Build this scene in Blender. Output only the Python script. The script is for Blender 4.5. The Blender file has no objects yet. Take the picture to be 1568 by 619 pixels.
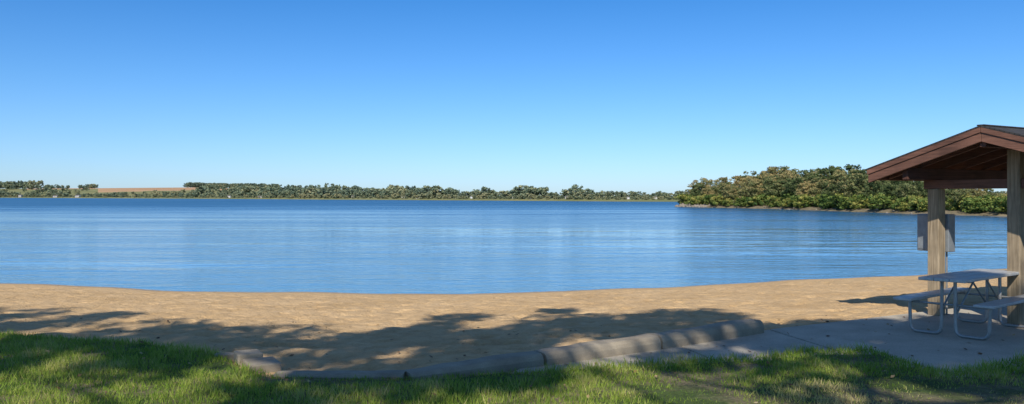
import bpy, bmesh, math, random
import numpy as np
from mathutils import Vector, Matrix, noise
random.seed(7)
rng = np.random.default_rng(11)
scene = bpy.context.scene
col = scene.collection

# ------------------------------------------------------------------ helpers
def link(o, parent=None):
    col.objects.link(o)
    if parent is not None:
        o.parent = parent
    return o

def nmat(name):
    m = bpy.data.materials.new(name); m.use_nodes = True
    nt = m.node_tree
    b = nt.nodes["Principled BSDF"]
    return m, nt, b

def ramp(nt, stops):
    r = nt.nodes.new('ShaderNodeValToRGB')
    e = r.color_ramp.elements
    while len(e) < len(stops): e.new(0.5)
    for i, (p, c) in enumerate(stops):
        e[i].position = p
        e[i].color = (*c, 1) if len(c) == 3 else c
    return r

def noise_tex(nt, scale, detail=4, rough=0.55, vec=None, dist=0.0):
    n = nt.nodes.new('ShaderNodeTexNoise')
    n.inputs['Scale'].default_value = scale
    n.inputs['Detail'].default_value = detail
    n.inputs['Roughness'].default_value = rough
    n.inputs['Distortion'].default_value = dist
    if vec is not None: nt.links.new(vec, n.inputs['Vector'])
    return n

def mapping(nt, src, scale=(1, 1, 1), rot=(0, 0, 0)):
    m = nt.nodes.new('ShaderNodeMapping')
    m.inputs['Scale'].default_value = scale
    m.inputs['Rotation'].default_value = rot
    nt.links.new(src, m.inputs['Vector'])
    return m.outputs['Vector']

def bump(nt, height, strength, dist, b, normal=None):
    bp = nt.nodes.new('ShaderNodeBump')
    bp.inputs['Distance'].default_value = dist
    if isinstance(strength, (int, float)): bp.inputs['Strength'].default_value = strength
    else: nt.links.new(strength, bp.inputs['Strength'])
    nt.links.new(height, bp.inputs['Height'])
    if normal is not None: nt.links.new(normal, bp.inputs['Normal'])
    if b is not None: nt.links.new(bp.outputs['Normal'], b.inputs['Normal'])
    return bp.outputs['Normal']

def mixc(nt, fac, a, b, mode='MIX'):
    m = nt.nodes.new('ShaderNodeMix'); m.data_type = 'RGBA'; m.blend_type = mode
    if isinstance(fac, (int, float)): m.inputs[0].default_value = fac
    else: nt.links.new(fac, m.inputs[0])
    for i, v in ((6, a), (7, b)):
        if isinstance(v, tuple): m.inputs[i].default_value = (*v, 1)
        else: nt.links.new(v, m.inputs[i])
    return m.outputs[2]

def maprange(nt, v, a, b, c=0.0, d=1.0):
    m = nt.nodes.new('ShaderNodeMapRange')
    nt.links.new(v, m.inputs[0])
    m.inputs[1].default_value = a; m.inputs[2].default_value = b
    m.inputs[3].default_value = c; m.inputs[4].default_value = d
    return m.outputs[0]
def mul(nt, v, k):
    q = nt.nodes.new('ShaderNodeMath'); q.operation = 'MULTIPLY'; nt.links.new(v, q.inputs[0]); q.inputs[1].default_value = k; return q.outputs[0]
def add2(nt, v, w_):
    q = nt.nodes.new('ShaderNodeMath'); q.operation = 'ADD'; nt.links.new(v, q.inputs[0]); nt.links.new(w_, q.inputs[1]); return q.outputs[0]

def quads_object(name, V, F, mats, midx=None, tint=None, smooth=False, parent=None):
    me = bpy.data.meshes.new(name)
    V = np.asarray(V, dtype=np.float32); F = np.asarray(F, dtype=np.int32)
    k = F.shape[1]
    me.vertices.add(len(V)); me.vertices.foreach_set('co', V.ravel())
    me.loops.add(F.size); me.loops.foreach_set('vertex_index', F.ravel())
    me.polygons.add(len(F))
    me.polygons.foreach_set('loop_start', np.arange(0, F.size, k, dtype=np.int32))
    me.polygons.foreach_set('loop_total', np.full(len(F), k, dtype=np.int32))
    for m in mats: me.materials.append(m)
    if midx is not None: me.polygons.foreach_set('material_index', np.asarray(midx, dtype=np.int32))
    if smooth: me.polygons.foreach_set('use_smooth', np.ones(len(F), dtype=bool))
    me.update(calc_edges=True)
    if tint is not None:
        a = me.attributes.new('tint', 'FLOAT', 'FACE')
        a.data.foreach_set('value', np.asarray(tint, dtype=np.float32))
    o = bpy.data.objects.new(name, me)
    return link(o, parent)

# ------------------------------------------------------------------ camera
cam = bpy.data.cameras.new('camera'); camo = link(bpy.data.objects.new('camera', cam))
camo.location = (0, 0, 1.8); camo.rotation_euler = (math.radians(90), 0, 0)
cam.lens = 36 * 1250 / 1568; cam.shift_y = -8.5 / 1568
cam.clip_start = 0.1; cam.clip_end = 20000
scene.camera = camo

# ------------------------------------------------------------------ light
SUN_EL = math.radians(41)
to_sun = Vector((-0.22, -1.0, 0)).normalized() * math.cos(SUN_EL) + Vector((0, 0, math.sin(SUN_EL)))
sl = bpy.data.lights.new('sun', 'SUN'); sl.energy = 5.0; sl.angle = math.radians(0.53); sl.color = (1, 0.95, 0.86)
so = link(bpy.data.objects.new('sun', sl)); so.rotation_euler = to_sun.to_track_quat('Z', 'Y').to_euler()
so.location = (-5, -20, 20)
w = bpy.data.worlds.new('World'); scene.world = w; w.use_nodes = True
nt = w.node_tree; bg = nt.nodes['Background']
sky = nt.nodes.new('ShaderNodeTexSky'); sky.sky_type = 'NISHITA'; sky.sun_disc = False
sky.sun_elevation = SUN_EL
sky.sun_rotation = math.atan2(to_sun.x, to_sun.y)
sky.air_density = 1.0; sky.dust_density = 0.35; sky.ozone_density = 2.5; sky.altitude = 300
tc = nt.nodes.new('ShaderNodeTexCoord'); sx = nt.nodes.new('ShaderNodeSeparateXYZ'); nt.links.new(tc.outputs['Generated'], sx.inputs[0])
rs = ramp(nt, [(0.0, (.54, .74, 1.13)), (0.06, (.46, .70, 1.07)), (0.13, (.36, .66, 1.02)), (0.25, (.20, .57, .96)), (0.5, (.36, .62, .88)), (1.0, (.75, .8, .85))])
nt.links.new(sx.outputs[2], rs.inputs[0])
nt.links.new(mixc(nt, 1.0, sky.outputs[0], rs.outputs[0], 'MULTIPLY'), bg.inputs[0]); bg.inputs[1].default_value = 0.134
scene.view_settings.view_transform = 'Standard'; scene.view_settings.look = 'None'
scene.view_settings.exposure = 0

# ------------------------------------------------------------------ materials
def leaf_material(name, stops, transl=0.25, haze=None):
    m, nt, b = nmat(name)
    at = nt.nodes.new('ShaderNodeAttribute'); at.attribute_name = 'tint'
    r = ramp(nt, stops); nt.links.new(at.outputs['Fac'], r.inputs[0])
    c = r.outputs[0]
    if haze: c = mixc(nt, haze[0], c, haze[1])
    nt.links.new(c, b.inputs['Base Color'])
    b.inputs['Roughness'].default_value = 0.65
    b.inputs['Specular IOR Level'].default_value = 0.25
    tr = nt.nodes.new('ShaderNodeBsdfTranslucent'); nt.links.new(c, tr.inputs[0])
    mx = nt.nodes.new('ShaderNodeMixShader'); mx.inputs[0].default_value = transl
    nt.links.new(b.outputs[0], mx.inputs[1]); nt.links.new(tr.outputs[0], mx.inputs[2])
    nt.links.new(mx.outputs[0], nt.nodes['Material Output'].inputs[0])
    return m
def bark_material():
    m, nt, b = nmat('bark')
    tc = nt.nodes.new('ShaderNodeTexCoord')
    n = noise_tex(nt, 3, 6, 0.7, mapping(nt, tc.outputs['Object'], (4, 4, 1)))
    r = ramp(nt, [(0.3, (0.05, 0.04, 0.03)), (0.7, (0.16, 0.13, 0.10))])
    nt.links.new(n.outputs[0], r.inputs[0]); nt.links.new(r.outputs[0], b.inputs['Base Color'])
    b.inputs['Roughness'].default_value = 0.9
    bump(nt, n.outputs[0], 0.6, 0.05, b)
    return m
M_bark = bark_material()
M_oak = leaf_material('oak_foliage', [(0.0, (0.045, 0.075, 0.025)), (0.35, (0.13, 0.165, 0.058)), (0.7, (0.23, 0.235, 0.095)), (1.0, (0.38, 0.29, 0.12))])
M_shrub = leaf_material('shrub_foliage', [(0.0, (0.05, 0.10, 0.022)), (0.5, (0.17, 0.23, 0.05)), (1.0, (0.40, 0.35, 0.09))])
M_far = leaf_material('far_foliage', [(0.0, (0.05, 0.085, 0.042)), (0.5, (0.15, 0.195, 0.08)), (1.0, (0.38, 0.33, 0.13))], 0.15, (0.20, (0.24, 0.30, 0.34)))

def concrete(name, c0, c1, sc=2.0):
    m, nt, b = nmat(name)
    tc = nt.nodes.new('ShaderNodeTexCoord')
    n1 = noise_tex(nt, sc, 6, 0.65, tc.outputs['Object']); n2 = noise_tex(nt, sc * 40, 3, 0.6, tc.outputs['Object'])
    r = ramp(nt, [(0.3, c0), (0.7, c1)]); nt.links.new(n1.outputs[0], r.inputs[0])
    r2 = ramp(nt, [(0.3, (0.7, 0.7, 0.7)), (0.6, (1, 1, 1))]); nt.links.new(n2.outputs[0], r2.inputs[0])
    nt.links.new(mixc(nt, 0.8, r.outputs[0], r2.outputs[0], 'MULTIPLY'), b.inputs['Base Color'])
    b.inputs['Roughness'].default_value = 0.9
    bump(nt, n2.outputs[0], 0.4, 0.01, b)
    return m
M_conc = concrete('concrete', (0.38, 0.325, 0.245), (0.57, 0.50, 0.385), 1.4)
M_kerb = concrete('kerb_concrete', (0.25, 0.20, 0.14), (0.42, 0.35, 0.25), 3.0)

def wood(name, c0, c1, axis='Z'):
    m, nt, b = nmat(name)
    tc = nt.nodes.new('ShaderNodeTexCoord')
    s = {'Z': (14, 14, 0.8), 'X': (0.8, 14, 14), 'Y': (14, 0.8, 14)}[axis]
    n = noise_tex(nt, 2.5, 5, 0.65, mapping(nt, tc.outputs['Object'], s), 0.4)
    r = ramp(nt, [(0.3, c0), (0.7, c1)]); nt.links.new(n.outputs[0], r.inputs[0])
    n2 = noise_tex(nt, 1.7, 4, 0.6, tc.outputs['Object'])
    r2 = ramp(nt, [(0.3, (0.6, 0.6, 0.6)), (0.7, (1.1, 1.1, 1.1))]); nt.links.new(n2.outputs[0], r2.inputs[0])
    nt.links.new(mixc(nt, 1.0, r.outputs[0], r2.outputs[0], 'MULTIPLY'), b.inputs['Base Color'])
    b.inputs['Roughness'].default_value = 0.75
    bump(nt, n.outputs[0], 0.35, 0.01, b)
    return m
M_post = wood('weathered_post_wood', (0.22, 0.16, 0.09), (0.52, 0.40, 0.26), 'Z')
M_redX = wood('red_stained_wood', (0.085, 0.032, 0.020), (0.17, 0.070, 0.044), 'X')
M_redY = wood('red_stained_board', (0.12, 0.054, 0.034), (0.25, 0.115, 0.074), 'Y')
M_deck = wood('roof_deck_wood', (0.11, 0.038, 0.024), (0.19, 0.068, 0.042), 'X')

m, nt, b = nmat('asphalt_shingle'); M_shingle = m
tc = nt.nodes.new('ShaderNodeTexCoord')
bk = nt.nodes.new('ShaderNodeTexBrick'); nt.links.new(tc.outputs['Object'], bk.inputs['Vector'])
bk.inputs['Scale'].default_value = 4; bk.inputs['Color1'].default_value = (0.03, 0.028, 0.027, 1)
bk.inputs['Color2'].default_value = (0.055, 0.05, 0.048, 1); bk.inputs['Mortar'].default_value = (0.012, 0.012, 0.012, 1)
nt.links.new(bk.outputs[0], b.inputs['Base Color']); b.inputs['Roughness'].default_value = 0.95

def metal(name, c, rough, met):
    m, nt, b = nmat(name)
    tc = nt.nodes.new('ShaderNodeTexCoord')
    n = noise_tex(nt, 9, 5, 0.7, tc.outputs['Object'])
    r = ramp(nt, [(0.3, tuple(x * 0.7 for x in c)), (0.7, c)]); nt.links.new(n.outputs[0], r.inputs[0])
    nt.links.new(r.outputs[0], b.inputs['Base Color'])
    b.inputs['Roughness'].default_value = rough; b.inputs['Metallic'].default_value = met
    return m
M_alu = metal('aluminium_plank', (0.60, 0.59, 0.56), 0.5, 0.3)
M_galv = metal('galvanized_pipe', (0.42, 0.41, 0.39), 0.5, 0.5)
M_box = metal('grey_box_paint', (0.30, 0.32, 0.33), 0.5, 0.25)

# ------------------------------------------------------------------ beach / lawn terrain
gx = [-90, -20, -9.5, -6.6, -5.6, -4.47, -3.37, -2.76, -2.3, -.93, .1, 1.5, 2.87, 3.36, 4.17, 4.26, 4.38, 4.73, 5.6, 8.5, 12, 20, 90]
gy = [14, 12, 11.0, 10.56, 10.2, 9.9, 9.25, 8.45, 8.02, 7.98, 8.25, 8.68, 9.07, 9.42, 9.5, 8.8, 8.22, 8.4, 8.96, 9.1, 10, 12, 20]
def y_grass(x): return np.interp(x, gx, gy)
nx_ = [-90, -20, -6.6, -3.4, -2.3, -.9, 3.45, 6.2, 9.5, 14, 30, 90]
ny_ = [14.5, 12.2, 10.7, 9.3, 8.3, 8.2, 11.0, 12.5, 14.6, 15.5, 20, 35]
def y_near(x): return np.interp(x, nx_, ny_)
wx = [-200, -90, -60, -30, -14.9, -8.3, -3.1, .3, 3.9, 8.06, 12.8, 17.1, 25, 40, 60, 90, 200]
wy = [95, 55, 42, 29.5, 23.7, 21.5, 21.0, 21.2, 22.4, 24.2, 26, 28.2, 33, 41, 50, 62, 120]
def y_water(x): return np.interp(x, wx, wy)
slab_poly = [(0.0, 8.30), (1.5, 8.55), (2.87, 8.9), (3.36, 9.2), (4.1, 9.2), (4.15, 8.6), (4.3, 8.0), (4.8, 8.1), (5.7, 8.6), (8.8, 8.9), (11, 11.5), (9.6, 14.5), (6.19, 12.55), (3.45, 11.02), (1.66, 9.95), (.27, 8.95)]
def in_poly(x, y, poly):
    inside = np.zeros(x.shape, bool); n = len(poly)
    for i in range(n):
        x1, y1 = poly[i]; x2, y2 = poly[(i + 1) % n]
        if y1 == y2: continue
        c = ((y1 > y) != (y2 > y)) & (x < (x2 - x1) * (y - y1) / (y2 - y1) + x1)
        inside ^= c
    return inside

def axis(parts):
    a = []
    for s, e, d in parts:
        a += list(np.arange(s, e, d))
    a.append(parts[-1][1]); return np.array(a, dtype=float)
xs = axis([(-200, -40, 20), (-40, -18, 1.0), (-18, 20, 0.085), (20, 40, 1.0), (40, 200, 20)])
ys = axis([(-200, -20, 20), (-20, 5, 1.0), (5, 16, 0.075), (16, 30, 0.11), (30, 60, 1.5), (60, 200, 20)])
X, Y = np.meshgrid(xs, ys)
yg, yn, yw = y_grass(X), y_near(X), y_water(X)
yw = yw + 0.10 * np.sin(X * 0.9) + 0.06 * np.sin(X * 2.3 + 1)
t = (Y - yn) / np.maximum(yw - yn, 1)
tt = np.clip(t, 0, None)
Z = -0.70 * np.where(tt < 1, 0.55 * tt + 0.45 * tt ** 2, 1 + (tt - 1) * 1.3)
Z = np.maximum(Z, -4)
fn = np.zeros_like(X); f2 = np.zeros_like(X); f3 = np.zeros_like(X)
it = np.argwhere((X > -19) & (X < 21) & (Y > 6.0) & (Y < 29) & (Y > np.abs(X) * 1.35))
for i, j in it:
    x, y = X[i, j], Y[i, j]
    fn[i, j] = noise.noise((x * 1.3, y * 1.3, 0.3))
    f2[i, j] = noise.fractal((x * 2.2, y * 2.6, 4.1), 0.9, 2.1, 4)
    c = noise.noise((x * 4.2, y * 4.2, 9.0))
    f3[i, j] = -max(0.0, c - 0.08)
edge = (yg + 0.12 * fn - Y)
G = np.clip(edge / 0.12 + 0.5, 0, 1)
slab = in_poly(X, Y, slab_poly)
Z = Z + 0.03 * G + 0.012 * f2 * G
sandm = (1 - G) * (~slab)
near_w = np.clip((yw - Y - .4) / 2.0, 0.05, 1)
Z += sandm * near_w * (0.022 * f2 + 0.12 * f3)
Z += np.where(slab, -0.06, 0)
verts = np.stack([X, Y, Z], -1).reshape(-1, 3)
ny, nx = X.shape
ii = np.arange(ny - 1)[:, None] * nx + np.arange(nx - 1)[None, :]
F = np.stack([ii, ii + 1, ii + nx + 1, ii + nx], -1).reshape(-1, 4)

m, nt, b = nmat('beach_ground'); M_ground = m
geo = nt.nodes.new('ShaderNodeNewGeometry'); pos = geo.outputs['Position']
at = nt.nodes.new('ShaderNodeAttribute'); at.attribute_name = 'grass'
n1 = noise_tex(nt, 0.8, 6, 0.6, pos); n2 = noise_tex(nt, 6, 6, 0.7, pos); n3 = noise_tex(nt, 90, 3, 0.7, pos)
r1 = ramp(nt, [(0.3, (0.57, 0.38, 0.188)), (0.7, (0.70, 0.485, 0.26))]); nt.links.new(n1.outputs[0], r1.inputs[0])
r2 = ramp(nt, [(0.25, (0.68, 0.62, 0.56)), (0.55, (1, 1, 1))]); nt.links.new(n2.outputs[0], r2.inputs[0])
r3 = ramp(nt, [(0.3, (0.80, 0.77, 0.74)), (0.6, (1.05, 1.05, 1.05))]); nt.links.new(n3.outputs[0], r3.inputs[0])
sand = mixc(nt, 1.0, mixc(nt, 0.7, r1.outputs[0], r2.outputs[0], 'MULTIPLY'), r3.outputs[0], 'MULTIPLY')
sx = nt.nodes.new('ShaderNodeSeparateXYZ'); nt.links.new(pos, sx.inputs[0])
wet = maprange(nt, sx.outputs[2], -0.665, -0.635, 1, 0)
sand = mixc(nt, mul(nt, wet, 0.7), sand, (0.34, 0.24, 0.14))
n4 = noise_tex(nt, 1.1, 5, 0.6, pos); n5 = noise_tex(nt, 25, 5, 0.7, pos)
rg = ramp(nt, [(0.42, (0.08, 0.115, 0.03)), (0.62, (0.28, 0.22, 0.13))]); nt.links.new(n4.outputs[0], rg.inputs[0])
rg5 = ramp(nt, [(0.3, (0.5, 0.5, 0.5)), (0.7, (1.2, 1.2, 1.2))]); nt.links.new(n5.outputs[0], rg5.inputs[0])
gcol = mixc(nt, 1.0, rg.outputs[0], rg5.outputs[0], 'MULTIPLY')
nt.links.new(mixc(nt, at.outputs['Fac'], sand, gcol), b.inputs['Base Color'])
nt.links.new(maprange(nt, wet, 0, 1, 0.92, 0.5), b.inputs['Roughness'])
b.inputs['Specular IOR Level'].default_value = 0.2
nb = bump(nt, n2.outputs[0], 0.9, 0.07, None)
bump(nt, n3.outputs[0], 0.5, 0.008, b, nb)
go = quads_object('beach_ground', verts, F, [M_ground], smooth=True)
a = go.data.attributes.new('grass', 'FLOAT', 'POINT'); a.data.foreach_set('value', G.reshape(-1).astype(np.float32))

# ------------------------------------------------------------------ lake
WL = -0.70
lx = axis([(-6000, -500, 500), (-500, 500, 100), (500, 6000, 500)])
LX, LY = np.meshgrid(lx, lx)
lv = np.stack([LX, LY + 3000, np.full_like(LX, WL)], -1).reshape(-1, 3)
n_ = len(lx); ii = np.arange(n_ - 1)[:, None] * n_ + np.arange(n_ - 1)[None, :]
LF = np.stack([ii, ii + 1, ii + n_ + 1, ii + n_], -1).reshape(-1, 4)
m, nt, b = nmat('lake_water'); M_water = m
geo = nt.nodes.new('ShaderNodeNewGeometry'); pos = geo.outputs['Position']
sx = nt.nodes.new('ShaderNodeSeparateXYZ'); nt.links.new(pos, sx.inputs[0])
shal = maprange(nt, sx.outputs[1], 20, 110, 1, 0)
nt.links.new(mixc(nt, shal, (0.02, 0.10, 0.21), (0.12, 0.30, 0.48)), b.inputs['Base Color'])
b.inputs['IOR'].default_value = 1.333
w1 = noise_tex(nt, 1.0, 3, 0.55, mapping(nt, pos, (0.7, 2.2, 1), (0, 0, 0.12)), 0.5)
w2 = noise_tex(nt, 1.0, 3, 0.55, mapping(nt, pos, (0.10, 0.40, 1), (0, 0, -0.08)), 0.4)
w3 = noise_tex(nt, 1.0, 2, 0.5, mapping(nt, pos, (3.5, 9, 1)), 0.3)
patch = noise_tex(nt, 1.0, 4, 0.62, mapping(nt, pos, (0.014, 0.085, 1), (0, 0, -0.05)), 0.8)
pm = ramp(nt, [(0.42, (0.14, 0.14, 0.14)), (0.60, (1, 1, 1))]); nt.links.new(patch.outputs[0], pm.inputs[0])
nb = bump(nt, w2.outputs[0], maprange(nt, pm.outputs[0], 0, 1, 0.2, 0.5), 0.6, None)
nb = bump(nt, w1.outputs[0], mul(nt, pm.outputs[0], 1.0), 0.14, None, nb)
bump(nt, w3.outputs[0], mul(nt, pm.outputs[0], 0.8), 0.025, b, nb)
far_r = maprange(nt, sx.outputs[1], 60, 260, 0, 0.26)
nt.links.new(add2(nt, maprange(nt, pm.outputs[0], 0, 1, 0.05, 0.13), far_r), b.inputs['Roughness'])
quads_object('lake_water', lv, LF, [M_water])

# ------------------------------------------------------------------ far shore land
PXS = [-900, -400, 0, 250, 500, 700, 950, 1040, 1300, 1800, 2600]
YSH = [1500, 1600, 1500, 950, 640, 520, 400, 385, 420, 500, 700]
PXH = [-900, -200, 0, 150, 300, 420, 520, 620, 800, 2600]
HIL = [18, 24, 26, 27, 29, 24, 15, 6, 2, 2]
YR = 2600.
def far_z(px, y):
    ysd = np.interp(px, PXS, YSH); h = np.interp(px, PXH, HIL)
    s = np.clip((y - ysd) / (YR - ysd), 0, 1); s = s * s * (3 - 2 * s)
    return -0.4 + h * s + 0.9 * np.clip((y - ysd) / 12, -3, 1)
pxs = np.arange(-900, 2601, 10.0)
offs = [-15, -2, 4, 12, 30]
rows = []
for o_ in offs: rows.append(lambda p, o_=o_: np.interp(p, PXS, YSH) + o_)
for k in np.linspace(0.04, 1, 30): rows.append(lambda p, k=k: np.interp(p, PXS, YSH) + 30 + k * (YR - np.interp(p, PXS, YSH) - 30))
for yy in (3000, 5000, 9000): rows.append(lambda p, yy=yy: np.full_like(p, yy))
V = []; 
for r_ in rows:
    y = r_(pxs); V.append(np.stack([(pxs - 784) / 1250 * y, y, far_z(pxs, y)], -1))
V = np.array(V); nr, nc = V.shape[:2]
ii = np.arange(nr - 1)[:, None] * nc + np.arange(nc - 1)[None, :]
F = np.stack([ii, ii + 1, ii + nc + 1, ii + nc], -1).reshape(-1, 4)
VV = V.reshape(-1, 3); cen = VV[F].mean(1); cpx = 784 + 1250 * cen[:, 0] / cen[:, 1]
mi = np.zeros(len(F), int)
mi[(cpx > 145) & (cpx < 305) & (cen[:, 1] > 1750)] = 1
mi[(cpx > 40) & (cpx < 150) & (cen[:, 1] > 2200)] = 1
mi[(cpx > 330) & (cpx < 430) & (cen[:, 1] > 1750) & (cen[:, 1] < 2200)] = 1
def flat_noise(name, c0, c1, sc):
    m, nt, b = nmat(name)
    geo = nt.nodes.new('ShaderNodeNewGeometry')
    n = noise_tex(nt, sc, 6, 0.65, geo.outputs['Position'])
    r = ramp(nt, [(0.3, c0), (0.7, c1)]); nt.links.new(n.outputs[0], r.inputs[0]); nt.links.new(r.outputs[0], b.inputs['Base Color'])
    b.inputs['Roughness'].default_value = 0.95; b.inputs['Specular IOR Level'].default_value = 0.1
    return m
M_pasture = flat_noise('pasture', (0.15, 0.17, 0.07), (0.28, 0.26, 0.12), 0.01)
M_field = flat_noise('harvest_field', (0.40, 0.24, 0.13), (0.50, 0.32, 0.18), 0.008)
quads_object('far_shore_hills', VV, F, [M_pasture, M_field], midx=mi, smooth=True)

# ------------------------------------------------------------------ peninsula land
SH = np.array([(44, 206), (40.2, 197), (43, 188), (52, 164), (55, 138), (57.2, 116), (61.5, 101), (66, 80), (75, 64), (90, 54), (130, 50)], float)
sd = np.r_[0, np.cumsum(np.hypot(*np.diff(SH, axis=0).T))]
def shore(s): return np.interp(s, sd, SH[:, 0]), np.interp(s, sd, SH[:, 1])
INL = np.array([0.90, 0.43])
ss = np.linspace(0, sd[-1], 160)
offp = [(-6, -3), (-1.5, -1.0), (0, -0.70), (0.6, -0.5), (1.6, -0.2), (6, 0.2), (20, 0.6), (60, 1), (600, 1.2)]
V = []
for o_, z in offp:
    x, y = shore(ss)
    jit = np.array([noise.noise((s * 0.4, 0.2, 0)) * 1.2 + noise.noise((s * 1.7, 3, 0)) * 0.5 for s in ss])
    V.append(np.stack([x + INL[0] * (o_ + jit * (o_ < 5)), y + INL[1] * (o_ + jit * (o_ < 5)), np.full_like(x, z)], -1))
V = np.array(V); nr, nc = V.shape[:2]
ii = np.arange(nr - 1)[:, None] * nc + np.arange(nc - 1)[None, :]
F = np.stack([ii, ii + nc, ii + nc + 1, ii + 1], -1).reshape(-1, 4)
M_bank = flat_noise('mud_bank', (0.12, 0.10, 0.06), (0.26, 0.21, 0.135), 0.8)
quads_object('peninsula_ground', V.reshape(-1, 3), F, [M_bank], smooth=True)

# ------------------------------------------------------------------ trees
def tree_data(seed, H, R, base=0.3, nclump=45, per=50, leaf=0.3, csize=0.85, sides=6, trunk_r=None, flat=1.0, low=0.8):
    r = np.random.default_rng(seed); V = []; F = []; nv = 0
    def seg(p0, p1, r0, r1):
        nonlocal nv
        d = np.array(p1) - np.array(p0); L = np.linalg.norm(d); d = d / max(L, 1e-6)
        a = np.cross(d, [0.3, 1, 0.1]); a /= np.linalg.norm(a); b_ = np.cross(d, a)
        an = np.arange(sides) * 2 * np.pi / sides
        ring = np.cos(an)[:, None] * a + np.sin(an)[:, None] * b_
        V.append(np.array(p0) + ring * r0); V.append(np.array(p1) + ring * r1)
        k = np.arange(sides); k2 = (k + 1) % sides
        F.append(np.stack([k, k2, k2 + sides, k + sides], -1) + nv); nv += 2 * sides
    tr = trunk_r or H * 0.022
    top = np.array([r.normal() * .04 * H, r.normal() * .04 * H, H * 0.72])
    p = np.zeros(3); pts = [p]
    for i in range(1, 6):
        q = top * i / 5 + np.array([r.normal(), r.normal(), 0]) * H * 0.012
        seg(p, q, tr * (1.25 if i == 1 else 1) * (1 - (i - 1) / 6.5), tr * (1 - i / 6.5)); p = q; pts.append(q)
    tips = []
    nl = 11
    for i in range(nl):
        f = base * 0.75 + (0.72 - base * 0.75) * i / (nl - 1)
        s0 = np.array([np.interp(f * H, [q[2] for q in pts], [q[k] for q in pts]) for k in range(3)])
        an = i * 2.4 + r.normal() * 0.3
        reach = R * (0.95 - 0.55 * max(0, (f - 0.45) / 0.3) ** 2 * 0.6) * r.uniform(.75, 1.05)
        up = H * r.uniform(0.08, 0.22) + (f - base) * H * 0.25
        e = s0 + np.array([math.cos(an) * reach, math.sin(an) * reach, up])
        mid = (s0 + e) / 2 + np.array([0, 0, -0.02 * H]) + r.normal(size=3) * 0.02 * H
        lr = tr * 0.42 * (1 - 0.4 * f)
        seg(s0, mid, lr, lr * 0.65); seg(mid, e, lr * 0.65, lr * 0.2)
        tips += [e, mid]
        for k in range(3):
            b0 = mid + (e - mid) * r.uniform(0, .7)
            e2 = b0 + np.array([r.normal(), r.normal(), r.uniform(0, 1.2)]) * R * 0.28
            seg(b0, e2, lr * 0.4, lr * 0.1); tips.append(e2)
    WV = np.concatenate(V); WF = np.concatenate(F)
    cs = list(tips)
    while len(cs) < nclump:
        u = r.normal(size=3); u /= np.linalg.norm(u); rad = r.uniform(0.45, 1.0)
        zc = (base + 1) / 2 * H; c = np.array([u[0] * R * rad, u[1] * R * rad, zc + u[2] * (1 - base) / 2 * H * rad * 0.95])
        cs.append(c)
    r.shuffle(cs)
    cs = np.array(cs[:max(nclump, 10)])
    zlo = base * H * low
    cs[:, 2] = np.where(cs[:, 2] < zlo, zlo + r.uniform(0, 0.06, len(cs)) * H * (low > 1), cs[:, 2])
    cs[:, 2] = np.minimum(cs[:, 2], H * 0.97)
    csz = csize * r.uniform(0.6, 1.25, len(cs))
    ci = r.integers(0, len(cs), nclump * per)
    u = r.normal(size=(len(ci), 3)); u /= np.linalg.norm(u, axis=1)[:, None]
    rr = r.uniform(0.25, 1, len(ci)) ** 0.5
    P = cs[ci] + u * (csz[ci] * rr)[:, None] * np.array([1, 1, 0.8 * flat])
    nn = u + r.normal(size=u.shape) * 0.55; nn /= np.linalg.norm(nn, axis=1)[:, None]
    a = np.cross(nn, r.normal(size=u.shape)); a /= np.linalg.norm(a, axis=1)[:, None] + 1e-6
    b_ = np.cross(nn, a)
    sz = leaf * r.uniform(0.6, 1.3, len(ci))[:, None] * 0.5
    LVv = np.stack([P - a * sz * 1.3, P - b_ * sz * 0.8, P + a * sz * 1.3, P + b_ * sz * 0.8], 1).reshape(-1, 3)
    LFf = np.arange(len(LVv)).reshape(-1, 4) + len(WV)
    ct = r.uniform(0, 1, len(cs))
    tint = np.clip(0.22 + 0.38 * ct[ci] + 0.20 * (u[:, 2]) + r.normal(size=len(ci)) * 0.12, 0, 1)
    Vt = np.concatenate([WV, LVv]); Ft = np.concatenate([WF, LFf])
    mi = np.r_[np.zeros(len(WF), int), np.ones(len(LFf), int)]
    return Vt, Ft, mi, np.r_[np.zeros(len(WF)), tint]

def mass(name, variants, places, mats):
    Vs, Fs, Ms, Ts = [], [], [], []; nv = 0
    for (k, x, y, z, sx_, sz_, rot, dt) in places:
        V, F, mi, ti = variants[k]
        c, s = math.cos(rot), math.sin(rot)
        W = np.stack([(V[:, 0] * c - V[:, 1] * s) * sx_ + x, (V[:, 0] * s + V[:, 1] * c) * sx_ + y, V[:, 2] * sz_ + z], -1)
        Vs.append(W); Fs.append(F + nv); Ms.append(mi); Ts.append(np.clip(ti + dt, 0, 1)); nv += len(V)
    return quads_object(name, np.concatenate(Vs), np.concatenate(Fs), mats, np.concatenate(Ms), np.concatenate(Ts))

# shade trees standing behind the viewpoint, their shadows reach the beach
shade = [(-15.5, -3.5, 15.4, 4.4, 31, .70), (-10.6, -5.0, 16.4, 4.2, 36, .68), (-5.2, -4.8, 15.9, 4.2, 32, .71), (-0.2, -4.2, 15.4, 4.0, 38, .72), (4.6, -5.4, 16.5, 4.2, 37, .72), (9.2, -3.6, 15.4, 4.2, 34, .71), (16.5, -3, 15.2, 4.6, 35, .68)]
for (x, y, H, R, sdd, bs) in shade:
    V, F, mi, ti = tree_data(sdd, H, R, bs, 54, 125, 0.23, 0.75, 10, 0.20, 0.9, 1.10)
    o = quads_object('shade_tree', V, F, [M_bark, M_oak], mi, ti); o.location = (x, y, 0)

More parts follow.
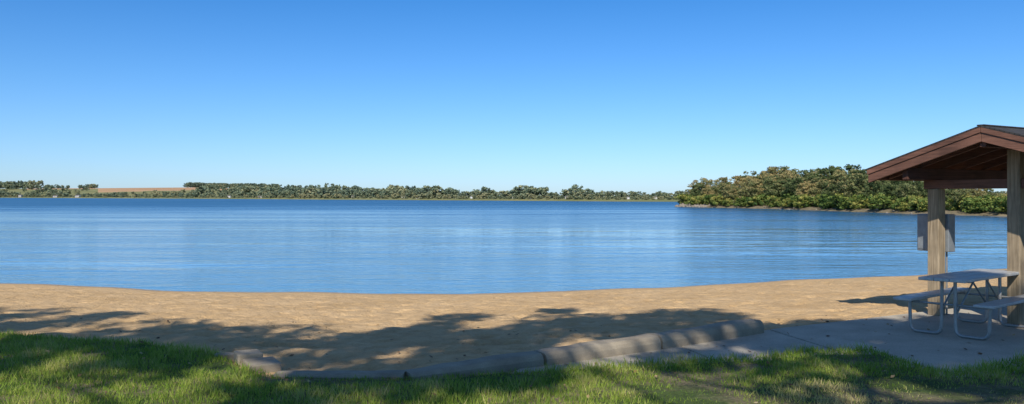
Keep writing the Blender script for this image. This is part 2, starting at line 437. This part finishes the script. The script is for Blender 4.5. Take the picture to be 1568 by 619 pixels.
# peninsula woodland
var = [tree_data(100 + i, 7, 2.9, 0.20, 74, 48, 0.30, 0.72, 5) for i in range(7)]
TPX = [1040, 1055, 1075, 1100, 1140, 1165, 1200, 1240, 1275, 1310, 1345, 1400, 1450, 1500, 1560, 1800]
TPY = [288, 279, 271, 275, 272, 266, 259, 265, 257, 258, 262, 270, 280, 287, 288, 288]
places = []
for off, step, fl in ((4, 5.5, .80), (8, 5.0, .9), (14, 5.0, 1.0), (22, 5.5, 1.0), (33, 7, 1.0)):
    s = 6.0 if off > 4 else 8.0
    while s < sd[-1] - 20:
        x, y = shore(s); o_ = off + random.uniform(-2, 2)
        x += INL[0] * o_; y += INL[1] * o_
        px = 784 + 1250 * x / y
        top = 1.8 + (301 - np.interp(px, TPX, TPY)) * y / 1250
        h = (top - 0.3) * random.choice([.72, .85, .95, 1.0, 1.06]) * fl
        if h > 1.2:
            places.append((random.randrange(7), x, y, 0.2, max(h, 2.8) / 7 * random.uniform(.85, 1.25), h / 7, random.uniform(0, 6.28), random.choice([-.25, -.15, 0, .12, .3, .45])))
        s += step * random.uniform(0.7, 1.3)
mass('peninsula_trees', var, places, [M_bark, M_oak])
bv = [tree_data(200 + i, 2, 1.3, 0.05, 26, 34, 0.24, 0.5, 4) for i in range(4)]
places = []
for k in range(320):
    s = random.uniform(5, sd[-1] - 15); x, y = shore(s); o_ = random.uniform(0.9, 4.5)
    h = random.uniform(0.7, 2.3)
    if y < 125: h *= .85
    places.append((random.randrange(4), x + INL[0] * o_, y + INL[1] * o_, -0.35 + .06 * o_, h / 2 * random.uniform(.9, 1.6), h / 2, random.uniform(0, 6.28), random.choice([-.3, -.1, 0, .3])))
mass('peninsula_shrubs', bv, places, [M_bark, M_shrub])
bm = bmesh.new()
for k in range(240):
    s = random.uniform(2, 22) if k < 150 else random.uniform(20, sd[-1] - 20)
    x, y = shore(s); o_ = random.uniform(-0.8, 1.6)
    sz = random.uniform(0.15, 0.5) * (1.2 if k < 150 else 0.5)
    M = Matrix.Translation((x + INL[0] * o_, y + INL[1] * o_, -0.66 + max(0, o_) * .3)) @ Matrix.Rotation(random.uniform(0, 6), 4, Vector((random.random(), random.random(), 1))) @ Matrix.Diagonal((sz * random.uniform(.8, 1.6), sz, sz * random.uniform(.5, .9), 1))
    r_ = bmesh.ops.create_icosphere(bm, subdivisions=1, radius=1, matrix=M)
    for v in r_['verts']: v.co += Vector((random.uniform(-1, 1), random.uniform(-1, 1), random.uniform(-1, 1))) * sz * 0.15
me = bpy.data.meshes.new('shoreline_rocks'); bm.to_mesh(me); bm.free()
me.materials.append(flat_noise('rock', (0.18, 0.15, 0.12), (0.34, 0.29, 0.23), 2.0)); link(bpy.data.objects.new('shoreline_rocks', me))

# far shore trees
fv = [tree_data(300 + i, 1, 0.50, 0.10, 24, 16, 0.16, 0.18, 3, 0.02) for i in range(8)]
TX = [-900, 0, 60, 150, 280, 430, 470, 520, 555, 600, 625, 650, 690, 700, 715, 745, 760, 775, 800, 830, 840, 860, 880, 900, 912, 925, 980, 1040, 1300, 2600]
TY = [296, 296, 297, 299, 299, 296, 292, 295, 297, 293, 296, 291, 293, 298, 299, 293, 299, 298, 292, 293, 300, 300, 291, 295, 300, 299, 300, 299, 299, 299]
places = []
def addfar(px, y, h, dt=0.0, wmul=1.0):
    places.append((random.randrange(8), (px - 784) / 1250 * y, y, far_z(px, y) - 0.1, h * wmul * random.uniform(.9, 1.5), h, random.uniform(0, 6.28), dt + random.uniform(-.25, .25)))
px = -300.0
while px < 1900:
    for lay in range(3):
        p = px + random.uniform(-4, 4); ysd = np.interp(p, PXS, YSH); y = ysd + 8 + lay * random.uniform(8, 30)
        wpy = 301 + 1250 * 2.5 / ysd
        hh = (wpy - np.interp(p, TX, TY)) / 1250 * y
        f = random.uniform(0.3, 0.65) if lay == 0 else random.choice([.5, .7, .9, 1.05, 1.2])
        addfar(p, y, max(hh * f, 1.5), 0.30 if lay == 0 else 0.0)
    px += random.uniform(4.0, 8.5)
for k in range(230):
    p = random.choice([random.uniform(-300, 150), random.uniform(310, 640), random.uniform(310, 640)])
    ysd = np.interp(p, PXS, YSH); f = random.uniform(0.02, 0.8)
    y = ysd + f * (YR - ysd)
    addfar(p, y, random.uniform(7, 13), random.uniform(-.3, .3))
for k in range(50):
    p = random.uniform(140, 310); y = random.uniform(1000, 1500); addfar(p, max(y, np.interp(p, PXS, YSH) + 20), random.uniform(4, 7), random.uniform(-.1, .4))
for k in range(170):
    p = random.uniform(284, 425); addfar(p, random.uniform(2350, 2600), random.uniform(11, 15) , -0.15, 0.8)
for k in range(110):
    p = random.uniform(-100, 105) ; addfar(p, random.uniform(2200, 2600), random.uniform(11, 24) * (1 if p < 62 else .5), -0.05, 0.8)
for k in range(26):
    p = random.uniform(120, 150); addfar(p, random.uniform(2300, 2600), random.uniform(6, 12), -0.05, 0.8)
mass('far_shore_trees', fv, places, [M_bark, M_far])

# distant houses along the shore (one mass)
m, nt, b = nmat('house_siding'); M_side = m
geo = nt.nodes.new('ShaderNodeNewGeometry'); n = noise_tex(nt, 0.05, 1, 0.5, geo.outputs['Position'])
r = ramp(nt, [(0.4, (0.5, 0.49, 0.46)), (0.5, (0.28, 0.25, 0.22)), (0.6, (0.55, 0.55, 0.55))]); nt.links.new(n.outputs[0], r.inputs[0]); nt.links.new(r.outputs[0], b.inputs['Base Color'])
M_hroof = flat_noise('house_roof', (0.10, 0.09, 0.08), (0.16, 0.14, 0.13), 0.1)
V, F, MI = [], [], []
for p in [30, 84, 118, 350, 398, 540, 582, 618, 640, 688, 722, 786, 812, 868, 905, 962, 1004]:
    ysd = np.interp(p, PXS, YSH); y = ysd + random.uniform(7, 14); x = (p - 784) / 1250 * y; z = float(far_z(p, y)) + .2
    k = ysd / 500; wd, dp, ht, rf = random.uniform(.6, 1.3) * k, 2.0 * k, random.uniform(.7, 1.1) * k, 0.6 * k
    n0 = len(V)
    V += [(x - wd, y, z - .5), (x + wd, y, z - .5), (x + wd, y + dp, z - .5), (x - wd, y + dp, z - .5), (x - wd, y, z + ht), (x + wd, y, z + ht), (x + wd, y + dp, z + ht), (x - wd, y + dp, z + ht),
          (x - wd, y + dp / 2, z + ht + rf), (x + wd, y + dp / 2, z + ht + rf)]
    q = [(0, 1, 5, 4), (1, 2, 6, 5), (2, 3, 7, 6), (3, 0, 4, 7), (4, 5, 9, 8), (6, 7, 8, 9), (5, 6, 9, 9), (7, 4, 8, 8)]
    F += [tuple(n0 + i for i in f) for f in q]; MI += [0, 0, 0, 0, 1, 1, 0, 0]
me = bpy.data.meshes.new('distant_houses'); me.from_pydata(V, [], [tuple(dict.fromkeys(f)) for f in F])
me.materials.append(M_side); me.materials.append(M_hroof)
for pl, mm in zip(me.polygons, MI): pl.material_index = mm
link(bpy.data.objects.new('distant_houses', me))

# ------------------------------------------------------------------ solids helpers
def poly_prism(name, pts, z0, z1, mat, parent=None, bevel=0.0):
    bm = bmesh.new()
    vs = [bm.verts.new((x, y, z1)) for x, y in pts]
    f = bm.faces.new(vs)
    r_ = bmesh.ops.extrude_face_region(bm, geom=[f])
    for v in [g for g in r_['geom'] if isinstance(g, bmesh.types.BMVert)]: v.co.z = z0
    bmesh.ops.recalc_face_normals(bm, faces=bm.faces)
    me = bpy.data.meshes.new(name); bm.to_mesh(me); bm.free(); me.materials.append(mat)
    o = link(bpy.data.objects.new(name, me), parent)
    if bevel: 
        bv_ = o.modifiers.new('bevel', 'BEVEL'); bv_.width = bevel; bv_.segments = 2
    return o
def hexa(name, c8, mat, parent=None, bevel=0.006):
    me = bpy.data.meshes.new(name)
    me.from_pydata(c8, [], [(0, 3, 2, 1), (4, 5, 6, 7), (0, 1, 5, 4), (1, 2, 6, 5), (2, 3, 7, 6), (3, 0, 4, 7)])
    me.materials.append(mat); o = link(bpy.data.objects.new(name, me), parent)
    if bevel:
        bv_ = o.modifiers.new('bevel', 'BEVEL'); bv_.width = bevel; bv_.segments = 2
    return o
def box(name, x0, x1, y0, y1, z0, z1, mat, parent=None, bevel=0.006):
    return hexa(name, [(x0, y0, z0), (x1, y0, z0), (x1, y1, z0), (x0, y1, z0), (x0, y0, z1), (x1, y0, z1), (x1, y1, z1), (x0, y1, z1)], mat, parent, bevel)
def tube(name, pts, rad, mat, parent=None, fillet=0.09):
    P = [Vector(p) for p in pts]; out = [P[0]]
    for i in range(1, len(P) - 1):
        a, b_, c = P[i - 1], P[i], P[i + 1]
        f = min(fillet, (a - b_).length * .49, (c - b_).length * .49)
        p0 = b_ + (a - b_).normalized() * f; p1 = b_ + (c - b_).normalized() * f
        for k in range(7):
            t_ = k / 6; out.append(p0 * (1 - t_) ** 2 + b_ * 2 * t_ * (1 - t_) + p1 * t_ ** 2)
    out.append(P[-1])
    cu = bpy.data.curves.new(name, 'CURVE'); cu.dimensions = '3D'; sp = cu.splines.new('POLY'); sp.points.add(len(out) - 1)
    for q, p in zip(sp.points, out): q.co = (*p, 1)
    cu.bevel_depth = rad; cu.bevel_resolution = 4; cu.use_fill_caps = True
    tmp = bpy.data.objects.new(name + '_c', cu); col.objects.link(tmp)
    dg = bpy.context.evaluated_depsgraph_get(); me = bpy.data.meshes.new_from_object(tmp.evaluated_get(dg))
    bpy.data.objects.remove(tmp)
    me.materials.clear(); me.materials.append(mat)
    for p in me.polygons: p.use_smooth = True
    return link(bpy.data.objects.new(name, me), parent)
def empty(name, loc, rot=0):
    e = bpy.data.objects.new(name, None); e.location = loc; e.rotation_euler = (0, 0, rot); e.empty_display_size = 0.2
    return link(e)

# ------------------------------------------------------------------ concrete walk + pad + kerb
walk = empty('concrete_path', (0, 0, 0))
poly_prism('panel_a', [(0.0, 8.30), (1.5, 8.55), (2.25, 8.74), (1.93, 10.06), (1.66, 9.92), (.27, 8.93)], -0.10, 0.012, M_conc, walk, .006)
poly_prism('panel_b', [(2.275, 8.745), (2.87, 8.9), (3.36, 9.2), (3.82, 9.2), (3.45, 10.98), (1.955, 10.068)], -0.10, 0.010, M_conc, walk, .006)
pad = poly_prism('concrete_pad', [(3.845, 9.2), (4.1, 9.2), (4.15, 8.6), (4.3, 8.0), (4.8, 8.1), (5.7, 8.6), (8.8, 8.9), (11, 11.5), (9.6, 14.5), (6.19, 12.55), (3.475, 10.99)], -0.12, 0.014, M_conc, None, .006)
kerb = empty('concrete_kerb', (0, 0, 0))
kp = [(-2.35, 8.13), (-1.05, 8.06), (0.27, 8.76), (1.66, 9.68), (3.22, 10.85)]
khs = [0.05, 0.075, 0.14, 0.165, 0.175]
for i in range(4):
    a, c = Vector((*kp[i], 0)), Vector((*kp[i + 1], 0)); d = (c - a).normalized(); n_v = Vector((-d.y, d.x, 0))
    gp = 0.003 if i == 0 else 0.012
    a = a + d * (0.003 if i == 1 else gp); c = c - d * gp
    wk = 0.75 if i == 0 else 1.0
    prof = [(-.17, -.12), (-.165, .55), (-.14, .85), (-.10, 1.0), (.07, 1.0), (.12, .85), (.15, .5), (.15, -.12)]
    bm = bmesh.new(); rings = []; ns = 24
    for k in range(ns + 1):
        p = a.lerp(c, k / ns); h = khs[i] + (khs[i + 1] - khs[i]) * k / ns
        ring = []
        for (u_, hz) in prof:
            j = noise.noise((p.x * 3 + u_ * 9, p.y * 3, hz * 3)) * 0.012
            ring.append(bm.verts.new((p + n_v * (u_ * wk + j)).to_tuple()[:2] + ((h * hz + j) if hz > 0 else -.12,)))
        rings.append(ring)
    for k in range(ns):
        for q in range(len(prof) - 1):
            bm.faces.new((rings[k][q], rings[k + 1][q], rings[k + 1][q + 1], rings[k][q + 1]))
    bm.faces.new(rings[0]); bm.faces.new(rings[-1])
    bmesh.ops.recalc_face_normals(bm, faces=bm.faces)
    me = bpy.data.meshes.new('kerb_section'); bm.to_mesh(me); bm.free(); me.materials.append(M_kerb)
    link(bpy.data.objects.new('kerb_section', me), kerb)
blk = empty('concrete_block', (-2.62, 8.55, 0), 0.5)
box('lower_block', -.16, .16, -.2, .2, -.1, .08, M_kerb, blk, .015)
box('upper_block', -.2, .06, .22, .5, -.1, .12, M_kerb, blk, .015)
box('buried_edging_end', -3.3, -2.85, 9.0, 9.12, -.1, .06, M_kerb, kerb, .012)

# ------------------------------------------------------------------ picnic shelter
sh = empty('picnic_shelter', (6.994, 11.31, 0.012), math.atan2(.503, .864))
FX, BX, HW, ZA, ZE = -.851, 4.15, 1.71, 2.737, 2.213
sl_ = (ZA - ZE) / HW
def zr(y): return ZA - sl_ * abs(y)
for sgn in (1, -1):
    def P(x, y, z): return (x, sgn * y, z)
    def slab_(name, x0, x1, y0, y1, dz_top, th, mat, bev=0.004):
        a = [(x0, y0), (x1, y0), (x1, y1), (x0, y1)]
        c8 = [P(x, y, zr(y) - dz_top - th) for x, y in a] + [P(x, y, zr(y) - dz_top) for x, y in a]
        o = hexa(name, c8, mat, sh, bev)
        if sgn < 0: o.data.flip_normals()
        return o
    slab_('shingle_layer', FX - .03, BX + .03, 0.002, HW + .04, 0, .022, M_shingle, 0)
    slab_('roof_deck', FX, BX, 0.002, HW, .024, .025, M_deck, 0)
    slab_('front_fascia', FX - .012, FX + .028, 0.003, HW - .002, .052, .165, M_redY)
    slab_('front_fascia_trim', FX - .028, FX - .014, 0.003, HW + .01, .024, .07, M_redY)
    slab_('rear_fascia', BX - .03, BX + .012, 0.003, HW - .002, .052, .165, M_redY)
    slab_('eave_fascia', FX + .03, BX - .032, HW - .035, HW - .002, .052, .13, M_redX)
    x = FX + .45
    while x < BX - .2:
        slab_('rafter', x - .022, x + .022, .045, HW - .037, .051, .12, M_redY)
        x += .55
    yy = 1.169
    box('plate_beam', FX + .09, BX - .09, sgn * yy - .045, sgn * yy + .045, 2.035, 2.205, M_redX, sh)
    for xx in (0, 3.3):
        box('corner_post', xx - .088, xx + .088, sgn * yy - .088, sgn * yy + .088, 0, 1.897, M_post, sh, .01)
        y0, y1 = sorted((sgn * .092, sgn * 1.33))
        box('tie_beam', xx - .07, xx + .07, y0, y1, 1.90, 2.033, M_redY, sh)
for xx in (0, 3.3):
    box('ridge_post', xx - .088, xx + .088, -.088, .088, 0, 2.445, M_post, sh, .01)
box('ridge_beam', FX + .032, BX - .034, -.042, .042, 2.45, 2.675, M_redX, sh)
box('ridge_cap', FX - .03, BX + .03, -.05, .05, ZA - .008, ZA + .010, M_shingle, sh)
box('utility_box', .10, .27, 1.04, 1.55, .95, 1.52, M_box, sh, .01)
box('box_door', .088, .098, 1.30, 1.53, .98, 1.49, M_box, sh, .003)
tube('conduit', [(.18, 1.12, .95), (.18, 1.12, 0.0)], .014, M_galv, sh)

# ------------------------------------------------------------------ picnic table
pt = empty('picnic_table', (5.41, 10.295, 0.014), math.atan2(.635, .773))
TLn = 1.9
for k in range(3):
    y0 = -.285 + k * .192
    box('top_plank', 0, TLn, y0, y0 + .186, .712, .752, M_alu, pt, .008)
for sgn in (1, -1):
    box('bench_plank', 0, TLn, min(sgn * .375, sgn * .61), max(sgn * .375, sgn * .61), .425, .462, M_alu, pt, .010)
for u in (.22, 1.66):
    for sgn in (1, -1):
        tube('leg_tube', [(u, sgn * .08, .70), (u, sgn * .085, .022), (u, sgn * .48, .022), (u, sgn * .49, .424)], .0215, M_galv, pt, .10)
        tube('diagonal_brace', [(u, sgn * .10, .30), (u + (.55 if u < 1 else -.55), sgn * .10, .70)], .013, M_galv, pt)
        box('seat_bracket', u - .02, u + .02, min(sgn * .37, sgn * .6), max(sgn * .37, sgn * .6), .412, .4235, M_galv, pt, .002)
    box('top_bracket', u - .02, u + .02, -.27, .27, .698, .7105, M_galv, pt, .002)
    tube('cross_tube', [(u + .03, -.5, .40), (u + .03, .5, .40)], .014, M_galv, pt)

# ------------------------------------------------------------------ grass blades
nb_ = 380000
gxr = rng.uniform(-11, 11, nb_); gyr = rng.uniform(5.2, 11.6, nb_)
def vn(x, y, s, z=0): return np.array([noise.noise((a * s, b_ * s, z)) for a, b_ in zip(x, y)])
keep = gyr < y_grass(gxr) + rng.normal(0, 0.045, nb_)
keep &= ~(np.abs(gxr) > gyr * 0.72 + 0.6)
gxr, gyr = gxr[keep], gyr[keep]
big = vn(gxr, gyr, 0.9, 2.0); med = vn(gxr, gyr, 3.5, 5.0)
bare = np.clip((gxr - 0.5) / 2.5, 0, 1) * np.clip((8.2 - gyr) / 0.8, 0, 1)
pk = np.clip(0.95 - bare * 0.72 + 0.7 * big + .5 * med, 0.08, 1)
keep = rng.uniform(0, 1, len(gxr)) < pk
gxr, gyr, big, med, bare = gxr[keep], gyr[keep], big[keep], med[keep], bare[keep]
n = len(gxr)
hgt = rng.uniform(0.025, 0.080, n) * (1 + 0.7 * big + .5 * med) * (1 - .45 * bare)
edge_d = y_grass(gxr) - gyr
hgt *= np.where(edge_d < 0.15, 1.2, 1)
hgt *= np.where((edge_d < 0.35) & (gxr > -2.4) & (gxr < .3), .65, 1)
an = rng.uniform(0, 2 * np.pi, n); wd = rng.uniform(.003, .0065, n)
lean = rng.uniform(0.1, 0.9, n) * hgt; la = rng.uniform(0, 2 * np.pi, n)
zg = 0.02
B0 = np.stack([gxr - np.cos(an) * wd, gyr - np.sin(an) * wd, np.full(n, zg)], -1)
B1 = np.stack([gxr + np.cos(an) * wd, gyr + np.sin(an) * wd, np.full(n, zg)], -1)
B2 = np.stack([gxr + np.cos(la) * lean, gyr + np.sin(la) * lean, zg + hgt], -1)
V = np.stack([B0, B1, B2], 1).reshape(-1, 3); F = np.arange(3 * n).reshape(-1, 3)
tint = np.clip(0.5 + .45 * big + .35 * med + .3 * bare + rng.normal(0, .18, n), 0, 1)
M_grass = leaf_material('grass_blade', [(0.0, (0.08, 0.17, 0.022)), (0.45, (0.24, 0.36, 0.042)), (0.8, (0.42, 0.47, 0.09)), (1.0, (0.60, 0.50, 0.22))], 0.4)
quads_object('lawn_grass', V, F, [M_grass], tint=tint)

# fallen leaves and litter
M_litter = leaf_material('dry_leaf', [(0, (0.10, 0.05, 0.025)), (0.6, (0.26, 0.15, 0.07)), (1, (0.5, 0.38, 0.2))], 0.1)
nl = 1400
lx_ = rng.uniform(-8, 8, nl); ly_ = rng.uniform(6.0, 12.5, nl)
kk = rng.uniform(0, 1, nl) < np.where(ly_ < y_grass(lx_), .5, .4); lx_, ly_ = lx_[kk], ly_[kk]
onp = in_poly(lx_, ly_, slab_poly)
tz = np.clip((ly_ - y_near(lx_)) / (y_water(lx_) - y_near(lx_)), 0, 1)
lz = np.where(ly_ < y_grass(lx_), 0.065, np.where(onp, .024, 0.015 - .7 * (.55 * tz + .45 * tz * tz)))
n = len(lx_); an = rng.uniform(0, 6.28, n); sz = rng.uniform(.012, .035, n)
a_ = np.stack([np.cos(an), np.sin(an), rng.normal(0, .25, n)], -1) * sz[:, None]; b2 = np.stack([-np.sin(an), np.cos(an), rng.normal(0, .25, n)], -1) * sz[:, None] * .6
C = np.stack([lx_, ly_, lz], -1)
quads_object('fallen_leaves', np.stack([C - a_, C - b2, C + a_, C + b2], 1).reshape(-1, 3), np.arange(4 * n).reshape(-1, 4), [M_litter], tint=rng.uniform(0, 1, n))
